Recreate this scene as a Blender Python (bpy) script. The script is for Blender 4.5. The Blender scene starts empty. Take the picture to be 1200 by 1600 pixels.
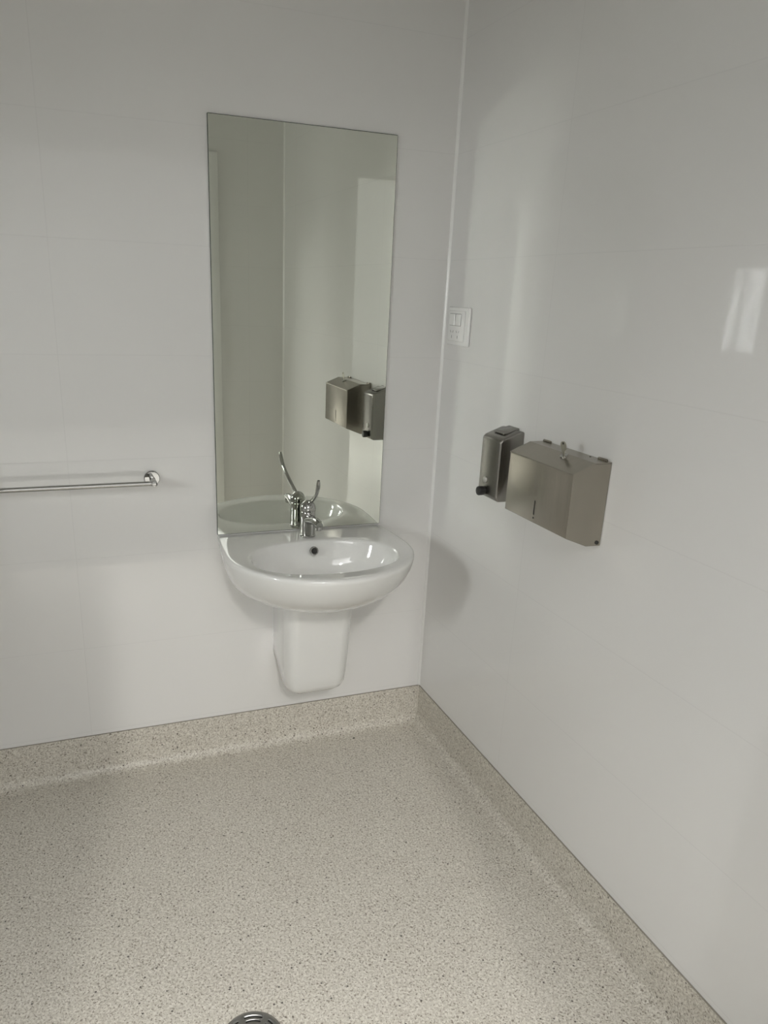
import bpy, bmesh, math, random
from mathutils import Vector, Matrix
PI = math.pi
S = bpy.context.scene
COL = S.collection

# ------------------------------------------------------------------ camera
def cam_axes(yaw, pitch, roll):
    f = Vector((math.sin(yaw)*math.cos(pitch), math.cos(yaw)*math.cos(pitch), -math.sin(pitch)))
    r = Vector((math.cos(yaw), -math.sin(yaw), 0)); u = r.cross(f)
    return r*math.cos(roll)+u*math.sin(roll), u*math.cos(roll)-r*math.sin(roll), f
cd = bpy.data.cameras.new('camera'); cam = bpy.data.objects.new('camera', cd); COL.objects.link(cam)
r_, u_, f_ = cam_axes(0.37547412, 0.33545254, 0.03997211)
M = Matrix((r_, u_, -f_)).transposed().to_4x4(); M.translation = Vector((-1.19487, -2.34368, 1.56979))
cam.matrix_world = M
cd.sensor_fit = 'VERTICAL'; cd.sensor_height = 36.0
cd.lens = 1185.755/1600*36.0
cd.shift_x = 39.015/1600; cd.shift_y = 71.846/1600
cd.clip_start = 0.02
S.camera = cam

# ------------------------------------------------------------------ daylight
SKY_ZENITH = 9.3 
VEILED_SUN = 0.50 
SKY_WEST = 22.0 
SKY_BASE = 0.5 # overcast sky seen from the doorway
SKY_GLOW = 34.0 # bright side of the sky, towards -x
GLOW_DIR = (-0.83, -0.56, 0.12) 
GLOW_A = 0.90 
GLOW_B = 0.985
S.cycles.blur_glossy = 0.0; S.cycles.sample_clamp_indirect = 0.0
w = bpy.data.worlds.new('sky'); S.world = w; w.use_nodes = True
nt = w.node_tree; nt.nodes.clear()
def N(t, **k):
    n = nt.nodes.new(t)
    for a, b in k.items(): setattr(n, a, b)
    return n
tc = N('ShaderNodeTexCoord'); dp = N('ShaderNodeVectorMath', operation='DOT_PRODUCT')
dp.inputs[1].default_value = Vector(GLOW_DIR).normalized()
nt.links.new(tc.outputs['Generated'], dp.inputs[0])
mr = N('ShaderNodeMapRange'); mr.interpolation_type = 'SMOOTHSTEP'
mr.inputs['From Min'].default_value = GLOW_A; mr.inputs['From Max'].default_value = GLOW_B
mr.inputs['To Min'].default_value = 0; mr.inputs['To Max'].default_value = SKY_GLOW
nt.links.new(dp.outputs['Value'], mr.inputs['Value'])
bg = N('ShaderNodeBackground'); bg.inputs['Color'].default_value = (1.0, 0.993, 0.985, 1)
def wm(op, a, b):
    n = N('ShaderNodeMath', operation=op)
    for i, v in enumerate((a, b)):
        if isinstance(v, (int, float)): n.inputs[i].default_value = v
        else: nt.links.new(v, n.inputs[i])
    return n.outputs[0]
sx_ = N('ShaderNodeSeparateXYZ'); nt.links.new(tc.outputs['Generated'], sx_.inputs[0])
zen = wm('MULTIPLY', wm('POWER', wm('MAXIMUM', sx_.outputs['Z'], 0.0), 1.7), SKY_ZENITH)      # overcast sky, brighter overhead
west = wm('MULTIPLY', wm('POWER', wm('MAXIMUM', wm('MULTIPLY', sx_.outputs['X'], -1.0), 0.0), 2.0), SKY_WEST)
nt.links.new(wm('ADD', wm('ADD', mr.outputs['Result'], SKY_BASE), wm('ADD', zen, west)), bg.inputs['Strength'])
wo = N('ShaderNodeOutputWorld'); nt.links.new(bg.outputs[0], wo.inputs['Surface'])

sl_ = bpy.data.lights.new('veiled_sun', 'SUN'); sl_.energy = VEILED_SUN; sl_.angle = math.radians(3.2); sl_.color = (1, .97, .92)
so_ = bpy.data.objects.new('veiled_sun', sl_); COL.objects.link(so_); so_.location = (-1.5, -6, 4)
so_.rotation_euler = Vector((-0.20, -1, 0.68)).to_track_quat('Z', 'Y').to_euler()

S.view_settings.view_transform = 'Standard'; S.view_settings.look = 'None'
S.view_settings.gamma = 1.0; S.view_settings.use_curve_mapping = False
S.view_settings.exposure = 0.04

# openings of the room
DX0, DX1, DTOP, YB = -1.55, -0.400, 2.18, -1.994      # doorway in the rear wall
WY0, WY1, WZ0, WZ1, XL = -1.576, -1.220, 1.300, 1.817, -2.70   # window in the far wall
ZC = 2.75
WT = 0.11

def portal(name, loc, rot, sx, sy):
    l = bpy.data.lights.new(name, 'AREA'); l.shape = 'RECTANGLE'; l.size = sx; l.size_y = sy
    l.cycles.is_portal = True
    o = bpy.data.objects.new(name, l); COL.objects.link(o); o.location = loc; o.rotation_euler = rot
portal('door_daylight_portal', ((DX0+DX1)/2, YB-WT-0.01, DTOP/2), (PI/2, 0, 0), DX1-DX0, DTOP)
portal('window_daylight_portal', (XL-WT-0.01, (WY0+WY1)/2, (WZ0+WZ1)/2), (PI/2, 0, -PI/2), WY1-WY0, WZ1-WZ0)

# ------------------------------------------------------------------ materials
def new_mat(name):
    m = bpy.data.materials.new(name); m.use_nodes = True
    return m, m.node_tree, m.node_tree.nodes['Principled BSDF']
def mat(name, col, rough=.4, metal=0.0, ior=1.5, coat=0.0, noise=0.0, nscale=30, bump=0.0, bscale=40, stretch=None):
    m, t, b = new_mat(name)
    b.inputs['Base Color'].default_value = (*col, 1); b.inputs['Roughness'].default_value = rough
    b.inputs['Metallic'].default_value = metal; b.inputs['IOR'].default_value = ior
    b.inputs['Coat Weight'].default_value = coat; b.inputs['Coat Roughness'].default_value = 0.03
    c = t.nodes.new('ShaderNodeTexCoord'); mp = t.nodes.new('ShaderNodeMapping')
    t.links.new(c.outputs['Object'], mp.inputs[0])
    if stretch: mp.inputs['Scale'].default_value = stretch
    if noise:
        n = t.nodes.new('ShaderNodeTexNoise'); n.inputs['Scale'].default_value = nscale
        t.links.new(mp.outputs[0], n.inputs['Vector'])
        x = t.nodes.new('ShaderNodeMix'); x.data_type = 'RGBA'
        x.inputs['A'].default_value = (*[v*(1-noise) for v in col], 1)
        x.inputs['B'].default_value = (*[min(1, v*(1+noise)) for v in col], 1)
        t.links.new(n.outputs['Fac'], x.inputs['Factor']); t.links.new(x.outputs['Result'], b.inputs['Base Color'])
    if bump:
        n = t.nodes.new('ShaderNodeTexNoise'); n.inputs['Scale'].default_value = bscale
        t.links.new(mp.outputs[0], n.inputs['Vector'])
        bp = t.nodes.new('ShaderNodeBump'); bp.inputs['Strength'].default_value = 1.0; bp.inputs['Distance'].default_value = bump
        t.links.new(n.outputs['Fac'], bp.inputs['Height']); t.links.new(bp.outputs[0], b.inputs['Normal'])
    return m

def wall_panel(name, axis, v0, vstep, col=(.74, .735, .718)):
    """glossy white wall panel; hairline tile joints at z = .466 + k*.3035 and every vstep along the wall"""
    m, t, b = new_mat(name); L = t.links.new
    b.inputs['Roughness'].default_value = .03; b.inputs['IOR'].default_value = 1.52
    g = t.nodes.new('ShaderNodeNewGeometry'); s = t.nodes.new('ShaderNodeSeparateXYZ'); L(g.outputs['Position'], s.inputs[0])
    def math_(op, a, bb=None):
        n = t.nodes.new('ShaderNodeMath'); n.operation = op
        for i, v in enumerate((a, bb)):
            if v is None: continue
            if isinstance(v, (int, float)): n.inputs[i].default_value = v
            else: L(v, n.inputs[i])
        return n.outputs[0]
    def joint(out, off, step, wd):
        k = math_('FRACT', math_('DIVIDE', math_('SUBTRACT', out, off-step/2), step))
        d = math_('MULTIPLY', math_('ABSOLUTE', math_('SUBTRACT', k, .5)), step)
        n = t.nodes.new('ShaderNodeMapRange'); L(d, n.inputs['Value'])
        n.inputs['From Min'].default_value = wd*.35; n.inputs['From Max'].default_value = wd
        n.inputs['To Min'].default_value = 1; n.inputs['To Max'].default_value = 0
        return n.outputs['Result']
    j = math_('MAXIMUM', joint(s.outputs['Z'], .466, .3035, .0016), joint(s.outputs[axis], v0, vstep, .0016))
    x = t.nodes.new('ShaderNodeMix'); x.data_type = 'RGBA'
    x.inputs['A'].default_value = (*col, 1); x.inputs['B'].default_value = (*[v*.955 for v in col], 1)
    L(j, x.inputs['Factor']); L(x.outputs['Result'], b.inputs['Base Color'])
    # the panels are not perfectly flat
    n = t.nodes.new('ShaderNodeTexNoise'); n.inputs['Scale'].default_value = 3.2; n.inputs['Detail'].default_value = 1.5
    L(g.outputs['Position'], n.inputs['Vector'])
    h = math_('SUBTRACT', math_('MULTIPLY', n.outputs['Fac'], .00022), math_('MULTIPLY', j, .00012))
    bp = t.nodes.new('ShaderNodeBump'); bp.inputs['Strength'].default_value = 1; bp.inputs['Distance'].default_value = 1
    L(h, bp.inputs['Height']); L(bp.outputs[0], b.inputs['Normal'])
    return m

def vinyl(name):
    m, t, b = new_mat(name); L = t.links.new
    b.inputs['Roughness'].default_value = .42
    g = t.nodes.new('ShaderNodeNewGeometry')
    def mp(sc, rz=0):
        n = t.nodes.new('ShaderNodeMapping'); n.inputs['Scale'].default_value = sc; n.inputs['Rotation'].default_value = (0, 0, rz)
        L(g.outputs['Position'], n.inputs[0]); return n.outputs[0]
    def noise(vec, sc, det=2, dist=0):
        n = t.nodes.new('ShaderNodeTexNoise'); n.inputs['Scale'].default_value = sc; n.inputs['Detail'].default_value = det
        n.inputs['Distortion'].default_value = dist; L(vec, n.inputs['Vector']); return n.outputs['Fac']
    def ramp(v, a, bb):
        n = t.nodes.new('ShaderNodeMapRange'); L(v, n.inputs['Value']); n.inputs['From Min'].default_value = a; n.inputs['From Max'].default_value = bb
        return n.outputs['Result']
    def mix(f, a, bb):
        n = t.nodes.new('ShaderNodeMix'); n.data_type = 'RGBA'; L(f, n.inputs['Factor'])
        for k, v in (('A', a), ('B', bb)):
            if isinstance(v, tuple): n.inputs[k].default_value = (*v, 1)
            else: L(v, n.inputs[k])
        return n.outputs['Result']
    p = mp((1, 1, 1), .5)
    base = mix(ramp(noise(p, 9, 2), .3, .7), (.50, .465, .40), (.535, .505, .435))
    base = mix(ramp(noise(p, 165, 2.5, .6), .40, .64), base, (.70, .67, .60))
    base = mix(ramp(noise(mp((1, 1, 1), 1.3), 210, 2, .8), .545, .66), base, (.235, .205, .165))
    v = t.nodes.new('ShaderNodeTexVoronoi'); v.inputs['Scale'].default_value = 62; L(p, v.inputs['Vector'])
    vs = t.nodes.new('ShaderNodeSeparateColor'); L(v.outputs['Color'], vs.inputs[0])
    a = ramp(v.outputs['Distance'], .20, .10)
    bsel = t.nodes.new('ShaderNodeMath'); bsel.operation = 'GREATER_THAN'; L(vs.outputs[0], bsel.inputs[0]); bsel.inputs[1].default_value = .80
    mm = t.nodes.new('ShaderNodeMath'); mm.operation = 'MULTIPLY'; L(a, mm.inputs[0]); L(bsel.outputs[0], mm.inputs[1])
    base = mix(mm.outputs[0], base, (.07, .06, .05))
    L(base, b.inputs['Base Color'])
    bp = t.nodes.new('ShaderNodeBump'); bp.inputs['Strength'].default_value = .5; bp.inputs['Distance'].default_value = .0008
    L(noise(p, 190, 2), bp.inputs['Height']); L(bp.outputs[0], b.inputs['Normal'])
    return m

M_wallA = wall_panel('white_panel_basin_wall', 'X', -1.200, 1.2)
M_wallB = wall_panel('white_panel_dispenser_wall', 'Y', -.588, 1.2)
M_wallC = wall_panel('white_panel_rear', 'X', -.2, 1.2)
M_vinyl = vinyl('speckled_vinyl')
M_ceil = mat('ceiling_paint', (.72, .72, .70), .6, noise=.02, nscale=4)
M_trim = mat('white_pvc_trim', (.80, .80, .78), .22, bump=.0001, bscale=60)
M_weld = mat('vinyl_weld', (.58, .55, .48), .35, noise=.05, nscale=80)
M_gap_shade = mat('brown_grey_gap_shade', (.27, .25, .21), .5, noise=.1, nscale=90)  # shade of the gap above the skirting, given as a colour
M_door = mat('white_door_paint', (.80, .80, .78), .25, noise=.02, nscale=8)
M_ceramic = mat('glazed_white_ceramic', (.71, .71, .69), .06, ior=1.55, coat=.5, bump=.0002, bscale=9)
M_chrome = mat('polished_chrome', (.44, .44, .425), .035, 1.0, noise=.03, nscale=50)
M_steel = mat('brushed_steel_brown_grey', (.38, .352, .305), .27, 1.0, noise=.10, nscale=14, bump=.00012, bscale=160, stretch=(1, 8, .6))
M_steel2 = mat('satin_steel', (.27, .26, .24), .26, 1.0, noise=.06, nscale=14, bump=.00008, bscale=160, stretch=(1, 1, .12))
M_steel3 = mat('drain_steel', (.36, .355, .34), .32, 1.0, noise=.12, nscale=60, bump=.0001, bscale=200)
M_black = mat('black_rubber', (.012, .012, .012), .35, noise=.2, nscale=60)
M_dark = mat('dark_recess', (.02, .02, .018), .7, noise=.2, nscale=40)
M_plastic = mat('white_outlet_plastic', (.82, .82, .80), .14, noise=.015, nscale=30)
M_slot = mat('shadow_gap_grey', (.22, .22, .21), .6, noise=.1, nscale=40)
M_mirror = mat('silvered_glass', (.85, .875, .80), .0, 1.0, noise=.004, nscale=3)
M_edge = mat('mirror_glass_edge', (.09, .105, .09), .12, noise=.1, nscale=40)
M_pave = mat('concrete_paving', (.22, .215, .20), .8, noise=.15, nscale=3)
M_render = mat('grey_render', (.15, .15, .145), .85, noise=.1, nscale=2)
# clear window glass: mostly straight through, with a faint reflection
M_glass = bpy.data.materials.new('window_glass'); M_glass.use_nodes = True
t = M_glass.node_tree; t.nodes.clear()
o_ = t.nodes.new('ShaderNodeOutputMaterial'); mx = t.nodes.new('ShaderNodeMixShader');
tr = t.nodes.new('ShaderNodeBsdfTransparent'); gl = t.nodes.new('ShaderNodeBsdfGlossy'); gl.inputs['Roughness'].default_value = .02
tr.inputs[0].default_value = (.93, .95, .95, 1)
mx.inputs[0].default_value = .05; t.links.new(tr.outputs[0], mx.inputs[1]); t.links.new(gl.outputs[0], mx.inputs[2]); t.links.new(mx.outputs[0], o_.inputs[0])

# ------------------------------------------------------------------ helpers
def link(name, bm, m, parent=None, loc=None, smooth=True, sharp=35):
    """link a bmesh as ONE mesh object; loc = its origin (mesh is given in world coordinates)"""
    bmesh.ops.remove_doubles(bm, verts=bm.verts, dist=1e-6)
    bmesh.ops.recalc_face_normals(bm, faces=bm.faces)
    me = bpy.data.meshes.new(name)
    pl = Vector(parent['_o']) if parent is not None else Vector((0, 0, 0))
    o = Vector(loc) if loc is not None else pl
    bmesh.ops.translate(bm, verts=bm.verts, vec=-o)
    bm.to_mesh(me); bm.free()
    for mm in (m if isinstance(m, (list, tuple)) else [m]): me.materials.append(mm)
    ob = bpy.data.objects.new(name, me); COL.objects.link(ob)
    if parent is not None: ob.parent = parent
    ob.location = o-pl
    if smooth:
        me.shade_smooth(); me.set_sharp_from_angle(angle=math.radians(sharp))
    ob['_o'] = tuple(o)
    return ob
def thing(name, loc, label, cat, group=None):
    o = bpy.data.objects.new(name, None); COL.objects.link(o); o.location = loc; o.empty_display_size = .05
    o['_o'] = tuple(loc); return tag(o, label, cat, group)
def tag(o, label, cat, group=None):
    o['label'] = label; o['category'] = cat
    if group: o['group'] = group
    return o
def struct(o):
    o['kind'] = 'structure'; return o
def add_box(bm, p0, p1, bev=0, seg=2, mi=0):
    x0, y0, z0 = p0; x1, y1, z1 = p1
    g = bmesh.ops.create_cube(bm, size=1, matrix=Matrix.Translation(((x0+x1)/2, (y0+y1)/2, (z0+z1)/2)) @ Matrix.Diagonal((abs(x1-x0), abs(y1-y0), abs(z1-z0), 1)))
    vs = g['verts']; fs = {f for v in vs for f in v.link_faces}
    for f in fs: f.material_index = mi
    if bev:
        es = list({e for v in vs for e in v.link_edges})
        bmesh.ops.bevel(bm, geom=es, offset=bev, segments=seg, affect='EDGES', profile=.5)
    return bm
def box(p0, p1, bev=0, seg=2): return add_box(bmesh.new(), p0, p1, bev, seg)
def loft(bm, rings, close=True, cap0=True, cap1=True, mi=0):
    rv = [[bm.verts.new(p) for p in r] for r in rings]
    n = len(rv[0])
    for a, b in zip(rv, rv[1:]):
        for i in range(n if close else n-1):
            f = bm.faces.new((a[i], a[(i+1) % n], b[(i+1) % n], b[i])); f.material_index = mi
    if cap0: bm.faces.new(rv[0]).material_index = mi
    if cap1: bm.faces.new(rv[-1]).material_index = mi
    return bm
def tube(bm, pts, rad, n=20, cap=True, up=Vector((1, 0, 0)), flat=1.0):
    """sweep; rad = number or list; flat scales the radius along the 'up' axis"""
    pts = [Vector(p) for p in pts]; rings = []
    if isinstance(rad, (int, float)): rad = [rad]*len(pts)
    for i, p in enumerate(pts):
        d = (pts[min(i+1, len(pts)-1)]-pts[max(i-1, 0)]).normalized()
        a = (up-d*up.dot(d)).normalized(); b = d.cross(a)
        rings.append([p+rad[i]*(a*math.cos(2*PI*k/n)*flat+b*math.sin(2*PI*k/n)) for k in range(n)])
    return loft(bm, rings, True, cap, cap)
def lathe(bm, prof, c, axis=(0, 0, 1), n=40, cap0=True, cap1=True):
    """prof: (distance along axis, radius)"""
    ax = Vector(axis).normalized(); c = Vector(c)
    a = ax.orthogonal().normalized(); b = ax.cross(a)
    return loft(bm, [[c+ax*h+(a*math.cos(2*PI*k/n)+b*math.sin(2*PI*k/n))*max(r, 1e-4) for k in range(n)] for h, r in prof], True, cap0, cap1)
def prism(bm, poly, axis, a0, a1, bev=0, seg=2):
    """extrude a polygon given in the two other axes"""
    def P(u, v, w):
        return {'x': (w, u, v), 'y': (u, w, v), 'z': (u, v, w)}[axis]
    lo = [bm.verts.new(P(u, v, a0)) for u, v in poly]; hi = [bm.verts.new(P(u, v, a1)) for u, v in poly]
    n = len(poly)
    fs = [bm.faces.new(lo), bm.faces.new(hi[::-1])]+[bm.faces.new((lo[i], lo[(i+1) % n], hi[(i+1) % n], hi[i])) for i in range(n)]
    if bev:
        es = list({e for f in fs for e in f.edges})
        bmesh.ops.recalc_face_normals(bm, faces=fs)
        bmesh.ops.bevel(bm, geom=es, offset=bev, segments=seg, affect='EDGES', profile=.5)
    return bm
def bez(p0, p1, p2, p3, n=12):
    p0, p1, p2, p3 = map(Vector, (p0, p1, p2, p3)); o = []
    for i in range(n+1):
        t = i/n; s = 1-t; o.append(p0*s**3+p1*3*s*s*t+p2*3*s*t*t+p3*t**3)
    return o

# ------------------------------------------------------------------ the room
YO = YB-WT
bm = bmesh.new(); add_box(bm, (XL-WT, YO, -.12), (WT, WT, 0)); struct(link('floor', bm, M_vinyl, smooth=False))
struct(link('ceiling', box((XL-WT, YO, ZC), (WT, WT, ZC+.12)), M_ceil, smooth=False))
struct(link('wall_left', box((XL-WT, 0, 0), (0, WT, ZC)), M_wallA, smooth=False))
struct(link('wall_right', box((0, YO, 0), (WT, WT, ZC)), M_wallB, smooth=False))
bm = bmesh.new()
add_box(bm, (XL-WT, YO, 0), (DX0, YB, ZC)); add_box(bm, (DX1, YO, 0), (0, YB, ZC)); add_box(bm, (DX0, YO, DTOP), (DX1, YB, ZC))
struct(link('wall_rear', bm, M_wallC, smooth=False))
bm = bmesh.new()
add_box(bm, (XL-WT, YB, 0), (XL, WY0, ZC)); add_box(bm, (XL-WT, WY1, 0), (XL, 0, ZC))
add_box(bm, (XL-WT, WY0, 0), (XL, WY1, WZ0)); add_box(bm, (XL-WT, WY0, WZ1), (XL, WY1, ZC))
struct(link('wall_far', bm, M_wallC, smooth=False))

# window: frame with a mullion and a transom, one pane behind
fw = .014; xa, xb = XL-.036, XL-.006
wf = bmesh.new()
add_box(wf, (xa, WY0, WZ0), (xb, WY0+fw, WZ1)); add_box(wf, (xa, WY1-fw, WZ0), (xb, WY1, WZ1))
add_box(wf, (xa, WY0+fw, WZ0), (xb, WY1-fw, WZ0+fw)); add_box(wf, (xa, WY0+fw, WZ1-fw), (xb, WY1-fw, WZ1))
ym = (WY0+WY1)/2; add_box(wf, (XL-.024, ym-.007, WZ0+fw), (XL-.009, ym+.007, WZ1-fw))
add_box(wf, (XL-.022, WY0+fw, 1.700), (XL-.011, ym-.007, 1.710)); add_box(wf, (XL-.022, ym+.007, 1.700), (XL-.011, WY1-fw, 1.710))
win = struct(link('window_1', wf, M_trim, smooth=False))
link('pane', box((XL-.0285, WY0+.010, WZ0+.010), (XL-.0245, WY1-.010, WZ1-.010)), M_glass, win, smooth=False)

# door frame (the photograph is taken from the doorway)
df = bmesh.new()
A = .042
add_box(df, (DX1-.004, YB, 0), (DX1+A, YB+.014, DTOP+A), .003); add_box(df, (DX0-A, YB, 0), (DX0+.004, YB+.014, DTOP+A), .003)
add_box(df, (DX0+.004, YB, DTOP-.004), (DX1-.004, YB+.014, DTOP+A), .003)
add_box(df, (DX1-.012, YO-.01, 0), (DX1+.0, YB+.012, DTOP-.004), .002); add_box(df, (DX0, YO-.01, 0), (DX0+.012, YB+.012, DTOP-.004), .002)
add_box(df, (DX0+.012, YO-.01, DTOP-.012), (DX1-.012, YB+.012, DTOP), .002)
door = struct(link('door_1', df, M_door, sharp=30))
link('strike_plate', box((DX1-.0145, YB-.03, .90), (DX1-.0115, YB+.009, 1.113), .001), M_steel2, door)

# coved vinyl skirting: profile (distance from wall, height)
R = .032; T = .004; H = .1487
prof = [(0, H), (T*.6, H), (T, H-.0015)]+[(T, H*.6)]
for k in range(9):
    a = PI+k/8*PI/2
    prof.append((T+R+R*math.cos(a), T+R+R*math.sin(a)-T+.0015))
prof += [(T+R+.014, .0006), (T+R+.014, 0.0), (0, 0)]
def skirt(name, pts2d):
    """pts2d: list of functions d -> (x, y), one per station"""
    bm = bmesh.new(); loft(bm, [[(*p(d), z) for d, z in prof] for p in pts2d], True, True, True)
    for f in bm.faces:
        if min(v.co.z for v in f.verts) > H-.0018: f.material_index = 1  # top edge coloured dark for the shade in the gap
    return struct(link(name, bm, [M_vinyl, M_gap_shade], sharp=40))
skirt('baseboard_left', [lambda d: (XL+d, -d), lambda d: (-d, -d)])
skirt('baseboard_right', [lambda d: (-d, -d), lambda d: (-d, YB+d)])
skirt('baseboard_far', [lambda d: (XL+d, YB+d), lambda d: (XL+d, -d)])
skirt('baseboard_rear', [lambda d: (-d, YB+d), lambda d: (DX1+A+.001, YB+d)])
# heat-welded mitre in the corner
bm = bmesh.new()
tube(bm, [(-T-.0008, -T-.0008, .012+R*.6), (-T-.0008, -T-.0008, H-.002)], .0028, 10)
struct(link('trim_2', bm, M_weld))
# white bead down the corner of the two panelled walls
bm = bmesh.new(); prism(bm, [(0, 0), (-.0075, 0), (-.0066, -.0018), (-.0018, -.0066), (0, -.0075)], 'z', H+.0005, ZC, 0)
struct(link('trim_1', bm, M_trim, sharp=50))

bm = bmesh.new(); prism(bm, [(0, YB), (-.0075, YB), (-.0066, YB+.0018), (-.0018, YB+.0066), (0, YB+.0075)], 'z', H+.0005, ZC, 0)
struct(link('trim_3', bm, M_trim, sharp=50))

# outside the doorway: paving, and added unseen walls that block part of the sky
struct(link('courtyard_paving', box((-9, -9, -.14), (5, YO, -.02)), M_pave, smooth=False))
struct(link('low_sky_blocker', box((-4.2, -7.2, -.02), (5, -7.0, 3.2)), M_render, smooth=False))  # added out of view; height set to cut off the lower sky

struct(link('side_sky_blocker', box((-2.35, -4.2, -.02), (-2.15, YO-.001, 2.9)), M_render, smooth=False))  # added unseen wall; keeps the bright side of the sky out of the doorway

# ------------------------------------------------------------------ wash basin
CX = -.484
def dring(hw, hwr, yc, yf, z, yr=0.0, n=64, m=12):
    """D-shaped outline: rear straight on the wall, sides, elliptical front. starts rear-right, runs forward, round, back"""
    pts = []
    for i in range(m): t = i/m; e = math.sin(t*PI/2); pts.append((CX+hwr+(hw-hwr)*e, yr+(yc-yr)*t, z))
    for i in range(n+1): a = PI*i/n; pts.append((CX+hw*math.cos(a), yc-(yc-yf)*math.sin(a), z))
    for i in range(m-1, -1, -1): t = i/m; e = math.sin(t*PI/2); pts.append((CX-(hwr+(hw-hwr)*e), yr+(yc-yr)*t, z))
    for i in range(1, 12): pts.append((CX-hwr+2*hwr*i/12, yr, z))
    return pts
ZR = .811
outer = [ # half width, rear half width, yc, y front, z
    (.060, .055, -.10, -.185, .632), (.115, .105, -.11, -.255, .635), (.165, .150, -.12, -.315, .643), (.208, .185, -.135, -.358, .658),
    (.243, .213, -.150, -.399, .680), (.270, .237, -.170, -.435, .705), (.287, .258, -.185, -.461, .738), (.296, .272, -.195, -.478, .770),
    (.299, .281, -.200, -.487, .795), (.299, .283, -.200, -.488, .803), (.2975, .2825, -.200, -.4865, .8075), (.294, .281, -.200, -.483, .8102),
    (.288, .279, -.200, -.477, ZR+.0005)]
rings = [dring(*a) for a in outer]
ref = rings[-1]
BC = (CX, -.263); BA, BB = .230, .151
def ell(s, z, dy=0.0, sy=None, dx=0):
    sy = s if sy is None else sy; o = []
    for p in ref:
        ang = math.atan2((p[1]-BC[1])/BB, (p[0]-BC[0])/BA)
        k = 2.25; c, q = math.cos(ang), math.sin(ang)      # slightly super-elliptical
        rr = (abs(c)**k+abs(q)**k)**(-1/k)
        o.append((BC[0]+dx+BA*s*rr*c, BC[1]+dy+BB*sy*rr*q, z))
    return o
e1 = ell(1.045, ZR-.0030)
# deck: from the raised rim down to the bowl edge
def lerp(a, b, t, z, yflat=True): return [(p[0]*(1-t)+q[0]*t, p[1]*(1-t)+q[1]*t, z) for p, q in zip(a, b)]
rings.append(lerp(ref, e1, .25, ZR-.0002)); rings.append(lerp(ref, e1, .55, ZR-.0012)); rings.append(lerp(ref, e1, .85, ZR-.0024))
rings += [e1, ell(1.02, ZR-.0040), ell(1.0, ZR-.0065), ell(.985, ZR-.0110), ell(.970, ZR-.022), ell(.94, ZR-.043, 0, .93), ell(.90, ZR-.062, .003, .88),
          ell(.83, ZR-.082, .008, .80), ell(.72, ZR-.100, .014, .69), ell(.57, ZR-.113, .02, .55), ell(.38, ZR-.121, .025, .38), ell(.19, ZR-.1255, .028, .22), ell(.085, ZR-.127, .03, .13)]
basin = thing('wash_basin', (CX, 0, .612), 'white ceramic wall basin below the tall mirror, with a shroud over its waste', 'basin')
bm = bmesh.new(); loft(bm, rings)
link('bowl', bm, M_ceramic, basin, sharp=60)
# half pedestal
def shr(hw, yf, z, rc, yr=0.0):
    rc = min(rc, hw*.95); rw = min(hw, .096); pts = [(CX+rw, yr, z)]
    for i in range(13): a = PI/2*i/12; pts.append((CX+hw-rc+rc*math.cos(a), yf+rc-rc*math.sin(a), z))
    for i in range(13): a = PI/2+PI/2*i/12; pts.append((CX-hw+rc+rc*math.cos(a), yf+rc-rc*math.sin(a), z))
    pts.append((CX-rw, yr, z)); return pts
def shz(pts, zf, zr, yf):
    return [(x, y, zr+(zf-zr)*min(1, y/yf)) for x, y, z in pts]
sr = []
for hw, yf, rc, zf, zr in ((.116, -.250, .045, .650, .650), (.115, -.242, .045, .60, .60), (.113, -.234, .045, .52, .54), (.111, -.227, .045, .44, .48), (.109, -.220, .045, .36, .42),
                           (.107, -.215, .045, .328, .395), (.102, -.209, .045, .313, .382), (.094, -.200, .045, .304, .374), (.075, -.180, .035, .299, .368)):
    sr.append(shz(shr(hw, yf, 0, rc), zf, zr, yf))
bm = bmesh.new(); loft(bm, sr)
link('shroud', bm, M_ceramic, basin, sharp=60)
# overflow ring on the rear of the bowl
oc = Vector((CX+.002, -.1375, .781)); on = Vector((0, -1, .32)).normalized()
bm = bmesh.new(); lathe(bm, [(-.004, .0143), (.0022, .0143), (.0040, .0125), (.0038, .0098), (-.001, .0092), (-.004, .0092)], oc, on, 32, False, False)
ov = link('overflow_ring', bm, M_chrome, basin); ov['label'] = 'chrome overflow ring'
bm = bmesh.new(); lathe(bm, [(-.003, .0094), (-.0015, .0094)], oc, on, 24)
link('overflow_hole', bm, M_dark, ov)
bm = bmesh.new(); lathe(bm, [(-.004, .024), (.001, .024), (.0025, .021), (.0015, .014), (-.001, .012)], (CX, -.234, ZR-.127), (0, 0, 1), 32)
wr = link('waste_ring', bm, M_chrome, basin); wr['label'] = 'chrome waste ring'

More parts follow.
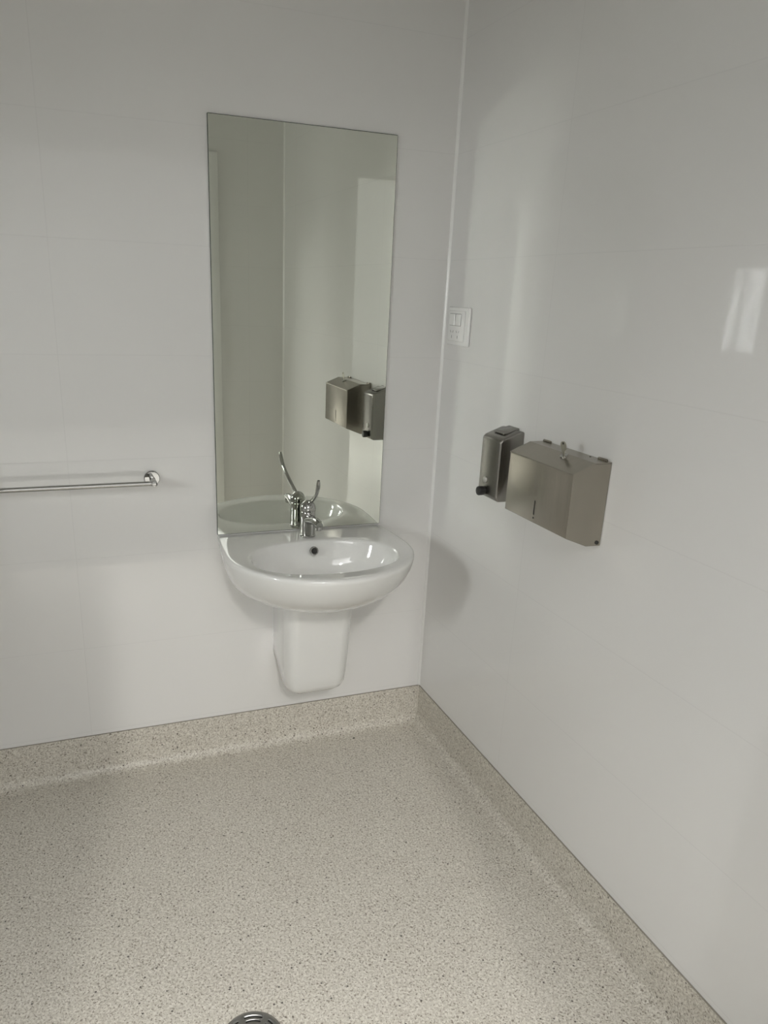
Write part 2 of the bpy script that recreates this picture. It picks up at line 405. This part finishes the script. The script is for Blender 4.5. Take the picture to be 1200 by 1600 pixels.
# ------------------------------------------------------------------ lever tap
TX, TY = -.482, -.065
ZT = ZR-.001
tap = thing('basin_tap', (TX, TY, ZT), 'chrome mixer tap with long curved lever on rear of the white basin', 'tap')
bm = bmesh.new()
lathe(bm, [(0, .0255), (.003, .0262), (.0055, .0262), (.007, .0245), (.05, .0245), (.080, .0245), (.083, .0240), (.0845, .0232)], (TX, TY, ZT))
link('tap_body', bm, M_chrome, tap)
bm = bmesh.new()
pr_ = [(.084, .0230), (.0852, .0250), (.090, .0260)]
for k in range(1, 12): a = k/12*PI/2; pr_.append((.093+.0285*math.sin(a), .0262*math.cos(a)))
pr_.append((.1215, .001)); lathe(bm, pr_, (TX, TY, ZT))
dome = link('tap_cap', bm, M_chrome, tap)
bm = bmesh.new()
tube(bm, bez((TX, TY-.010, .868), (TX, TY-.05, .879), (TX, TY-.085, .888), (TX, TY-.126, .882), 14), [.0165, .0162, .0158, .0154, .0150, .0146, .0142, .0138, .0134, .0131, .0128, .0125, .0122, .012, .0105], 24, flat=1.08)
sp = link('spout', bm, M_chrome, tap)
bm = bmesh.new(); lathe(bm, [(0, .0115), (.010, .0115), (.012, .010), (.012, .0085), (.008, .0085)], (TX, TY-.116, .8745), (0, -.12, -1), 28)
link('aerator', bm, M_chrome, sp)
bm = bmesh.new()
lv = [Vector((TX-.001, TY-.008, .914))]+bez((TX-.003, TY-.030, .930), (TX-.010, -.165, .965), (TX-.015, -.212, .985), (TX-.018, -.225, 1.034), 16)
tube(bm, lv, [.0075, .0066]+[.0062]*10+[.0064, .0068, .0070, .0070, .0066, .0045], 16, flat=.95)
link('lever', bm, M_chrome, tap)

# ------------------------------------------------------------------ mirror
bm = bmesh.new(); add_box(bm, (-.7677, -.0062, .8156), (-.2018, -.0006, 2.0168), .0018, 1)
bmesh.ops.recalc_face_normals(bm, faces=bm.faces)
for f in bm.faces:
    f.material_index = 1 if (f.normal.y < -.95) else 0
mir = link('wall_mirror', bm, [M_edge, M_mirror], loc=(-.4848, 0, .8156), smooth=False)
tag(mir, 'tall frameless rectangular mirror on the white wall above the basin', 'mirror')

# ------------------------------------------------------------------ rail
RX, RZ, RY = -.963, 1.012, -.072
rail = thing('grab_rail', (RX, 0, RZ), 'slim chrome rail on two round flanges on the white wall left of the mirror', 'rail')
for x in (RX, RX-.62):
    bm = bmesh.new(); lathe(bm, [(.0006, .0235), (.007, .0235), (.0095, .0215), (.010, .009)], (x, 0, RZ), (0, -1, 0), 40)
    fl = link('flange', bm, M_chrome, rail)
    bm = bmesh.new(); lathe(bm, [(.009, .0085), (.078, .0085), (.0795, .0078), (.080, .006)], (x, 0, RZ), (0, -1, 0), 28)
    link('post', bm, M_chrome, fl)
bm = bmesh.new(); tube(bm, [(RX, RY+.003, RZ), (RX-.62, RY+.003, RZ)], .0072, 24, up=Vector((0, 0, 1)))
link('bar', bm, M_chrome, rail)

# ------------------------------------------------------------------ power outlet
OY0, OY1, OZ0, OZ1 = -.178, -.038, 1.4235, 1.540
out = thing('power_outlet', (0, (OY0+OY1)/2, OZ0), 'white double power outlet with two switches near the wall corner', 'power outlet')
bm = bmesh.new(); add_box(bm, (-.010, OY0, OZ0), (-.0005, OY1, OZ1), .0035, 3)
link('cover_plate', bm, M_plastic, out, sharp=60)
bm = bmesh.new(); add_box(bm, (-.0135, OY0+.022, OZ0+.013), (-.0095, OY1-.011, OZ1-.011), .0022, 3)
ip = link('switch_panel', bm, M_plastic, out, sharp=60)
for yc in (-.0785, -.117):
    bm = bmesh.new(); add_box(bm, (-.0142, yc-.0185, 1.4835), (-.0136, yc+.0185, 1.5205)); link('switch_gap', bm, M_slot, ip, smooth=False)
    bm = bmesh.new()
    P = [(-.0136, 1.4850), (-.0172, 1.4850), (-.0150, 1.5190), (-.0136, 1.5190)]
    lo = [bm.verts.new((x, yc-.017, z)) for x, z in P]; hi = [bm.verts.new((x, yc+.017, z)) for x, z in P]
    fs = [bm.faces.new(lo), bm.faces.new(hi[::-1])]+[bm.faces.new((lo[i], lo[(i+1) % 4], hi[(i+1) % 4], hi[i])) for i in range(4)]
    bmesh.ops.recalc_face_normals(bm, faces=fs); bmesh.ops.bevel(bm, geom=list(bm.edges), offset=.0008, segments=1, affect='EDGES')
    link('rocker_switch', bm, M_plastic, ip, sharp=30)
    # three-pin socket: two slanted slots over a vertical one
    bm = bmesh.new()
    for dy, dz, an, ln in ((-.0079, .0075, .52, .0070), (.0079, .0075, -.52, .0070), (0, -.0085, 0, .0080)):
        mt = Matrix.Translation((-.0136, yc+dy, 1.4585+dz)) @ Matrix.Rotation(an, 4, 'X') @ Matrix.Diagonal((.0008, .0022, ln*1.1, 1))
        bmesh.ops.create_cube(bm, size=1, matrix=mt)
    link('socket', bm, M_slot, ip, smooth=False)['label'] = 'dark pin slots of a socket'

# ------------------------------------------------------------------ soap dispenser
SY0, SY1, SZ0, SZ1, SD = -.536, -.434, 1.022, 1.203, .075
sd = thing('soap_dispenser', (0, (SY0+SY1)/2, SZ0), 'small upright steel soap dispenser with a black push button', 'soap dispenser')
bm = bmesh.new()
P = [(-.001, SZ0), (-SD+.010, SZ0), (-SD, SZ0+.010), (-SD, SZ1-.008), (-SD+.008, SZ1), (-.012, SZ1+.021), (-.001, SZ1+.018)]
prism(bm, P, 'y', SY0, SY1)
bmesh.ops.recalc_face_normals(bm, faces=bm.faces)
es = [e for e in bm.edges if not all(v.co.x > -.002 for v in e.verts)]
bmesh.ops.bevel(bm, geom=es, offset=.0085, segments=4, affect='EDGES', profile=.5, clamp_overlap=True)
link('tank', bm, M_steel2, sd, sharp=50)
# refill lid hinged near the wall
bm = bmesh.new()
prism(bm, [(-.052, SZ1+.0075), (-.052, SZ1+.0105), (-.044, SZ1+.0150), (-.003, SZ1+.0250), (-.0015, SZ1+.0200), (-.0015, SZ1+.015)], 'y', SY0+.026, SY1-.022, .0012, 2)
lid = link('refill_lid', bm, M_steel2, sd, sharp=40)
kc = (SY0+SY1)/2+.012
bm = bmesh.new(); lathe(bm, [(SD-.002, .0092), (SD+.002, .0092), (SD+.0035, .0078), (SD+.004, .0055), (SD+.0042, .003)], (0, kc, 1.076), (-1, 0, 0), 28)
M_plug = mat('bright_zinc_plug', (.62, .61, .58), .35, .8, noise=.05, nscale=80)
lk = link('sight_plug', bm, M_plug, sd); lk['label'] = 'round bright sight plug on the front'
bm = bmesh.new(); lathe(bm, [(SD-.002, .0115), (SD+.004, .0115), (SD+.0045, .0135), (SD+.018, .0135), (SD+.0205, .012), (SD+.021, .008)], (0, kc+.002, 1.0425), (-1, 0, 0), 32)
pb = link('push_button', bm, M_black, sd); pb['label'] = 'black push button'

# ------------------------------------------------------------------ paper towel dispenser
PY0, PY1 = -.9148, -.6376
pd = thing('paper_dispenser', (0, (PY0+PY1)/2, 1.01), 'wide brown-grey steel paper towel dispenser with a key in its top', 'paper dispenser')
def shell(P, y0, y1, bev): 
    bm = bmesh.new(); prism(bm, P, 'y', y0, y1, bev, 2); return bm
Z1 = 1.1935; Z2 = 1.2165; KX = -.0485; PDX = -.1054
# box with the front, the sides and the slanted underside
link('case', shell([(-.001, 1.010), (-.042, 1.011), (-.100, 1.0335), (PDX, 1.036), (PDX, Z1-.004), (PDX+.0008, Z1-.0015), (KX, Z2-.003), (-.001, Z2-.003)], PY0+.0008, PY1-.0008, .0010), M_steel, pd, sharp=20)
# folded lid
lidp = bmesh.new()
prism(lidp, [(PDX-.0006, Z1-.0045), (PDX-.0012, Z1-.001), (KX, Z2), (-.002, Z2+.0002), (-.002, Z2-.0024), (KX+.0004, Z2-.0024), (PDX+.0015, Z1-.0022), (PDX+.0006, Z1-.0045)], 'y', PY0, PY1)
ld = link('lid', lidp, M_steel, pd, sharp=20)
# hinge knuckles at the wall
for yc in (-.655, -.886):
    bm = bmesh.new(); tube(bm, [(-.0065, yc-.0165, Z2+.0018), (-.0065, yc-.0150, Z2+.0020), (-.0065, yc+.0150, Z2+.0020), (-.0065, yc+.0165, Z2+.0018)], [.0026, .0034, .0034, .0026], 14, up=Vector((0, 0, 1)))
    link('hinge', bm, M_steel, ld)
bm = bmesh.new(); lathe(bm, [(0, .0022), (.001, .0018)], (-.012, -.845, Z2), (0, 0, 1), 14); link('rivet', bm, M_dark, ld)
# viewing slot
bm = bmesh.new(); add_box(bm, (PDX-.0006, -.7755, 1.056), (PDX+.004, -.7715, 1.093), .0002, 1)
link('level_slot', bm, M_dark, pd, smooth=False)['label'] = 'dark vertical level slot'
bm = bmesh.new(); lathe(bm, [(-.002, .0024), (.0005, .0024)], (PDX, -.7735, 1.048), (-1, 0, 0), 14); link('level_hole', bm, M_dark, pd)
bm = bmesh.new(); lathe(bm, [(-.002, .0048), (.0012, .0048), (.0020, .003)], (-.012, PY0, 1.019), (0, -1, 0), 18); link('side_screw', bm, M_dark, pd)
# lock and key on the sloping part of the lid
sl = Vector((PDX-KX, 0, Z1-Z2)).normalized(); nrm = Vector((sl.z, 0, -sl.x)).normalized()
if nrm.z < 0: nrm = -nrm
kp = Vector((-.060, -.806, Z2+(Z1-Z2)*(-.060-KX)/(PDX-KX)))
bm = bmesh.new(); lathe(bm, [(-.001, .0098), (.0022, .0098), (.0034, .0086), (.0030, .006), (.0030, .003)], kp, nrm, 30)
lock = link('lock_barrel', bm, M_chrome, pd)
lock['label'] = 'bright round lock barrel'
M_key = mat('nickel_key', (.50, .48, .42), .3, 1.0, noise=.08, nscale=60)
bm = bmesh.new()
kd = (nrm+Vector((.15, 0, .5))).normalized(); side = Vector((0, 1, 0)).normalized(); kd = (kd-side*kd.dot(side)).normalized(); thin = kd.cross(side).normalized()
q0 = kp+nrm*.002
outl = [(.0034, 0.0), (.0034, .0105)]
for k in range(25):
    a = math.radians(-62+k/24*304); outl.append((.0118*math.cos(a), .0232+.0120*math.sin(a)))
outl += [(-.0034, .0105), (-.0034, 0.0)]
A0 = [bm.verts.new(q0+side*u+kd*v+thin*.0011) for u, v in outl]; A1 = [bm.verts.new(q0+side*u+kd*v-thin*.0011) for u, v in outl]
bm.faces.new(A0); bm.faces.new(A1[::-1])
for i in range(len(outl)): bm.faces.new((A0[i], A0[(i+1) % len(outl)], A1[(i+1) % len(outl)], A1[i]))
key = link('key', bm, M_key, loc=tuple(q0), sharp=30)
tag(key, 'small round-headed key standing in the lock of the paper towel dispenser', 'key')
bm = bmesh.new(); lathe(bm, [(-.0013, .0030), (.0013, .0030)], q0+kd*.0300, thin, 16); link('key_hole', bm, M_dark, key)

# ------------------------------------------------------------------ floor drain
DC = Vector((-.922, -1.1245, 0)); DR = .0695
dr = thing('floor_drain', tuple(DC), 'round steel floor drain with curved slots set in the speckled floor', 'drain')
bm = bmesh.new()
NS = 96
radii = [.012, .0185, .0235, .030, .0345, .0415, .046, .0520, .0565, .0655, DR]
vs = {}
def dv(i, k):
    k %= NS
    if (i, k) not in vs:
        a = 2*PI*k/NS; r = radii[i]; z = .0032 if i < len(radii)-1 else .0012
        vs[(i, k)] = bm.verts.new(DC+Vector((r*math.cos(a), r*math.sin(a), z)))
    return vs[(i, k)]
for i in range(len(radii)-1):
    for k in range(NS):
        ph = (k+4) % 24 
        slot = i in (1, 3) and 3 <= ph < 21
        if i in (5, 7): ph2 = (k+4) % 16; slot = 2 <= ph2 < 14
        if not slot: bm.faces.new((dv(i, k), dv(i+1, k), dv(i+1, k+1), dv(i, k+1)))
bm.faces.new([dv(0, k) for k in range(NS)])
gr = link('grate', bm, M_steel3, dr, sharp=30)
sm = gr.modifiers.new('thickness', 'SOLIDIFY'); sm.thickness = .0018; sm.offset = -1
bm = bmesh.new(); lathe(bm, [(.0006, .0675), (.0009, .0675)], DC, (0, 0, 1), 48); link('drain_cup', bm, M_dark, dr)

# ------------------------------------------------------------------ speck of dirt on the floor
bm = bmesh.new(); bmesh.ops.create_icosphere(bm, subdivisions=2, radius=.0035, matrix=Matrix.Translation((-.2883, -.064, .0028)) @ Matrix.Diagonal((1.3, .8, .55, 1)))
random.seed(3)
for v in bm.verts: v.co += Vector((random.uniform(-1, 1), random.uniform(-1, 1), random.uniform(-.3, .3)))*.0004
deb = link('dirt_speck', bm, M_black, loc=(-.2883, -.064, .001))
tag(deb, 'tiny black speck lying on the floor by the skirting under the basin', 'debris')

for o in bpy.data.objects:
    if '_o' in o.keys(): del o['_o']
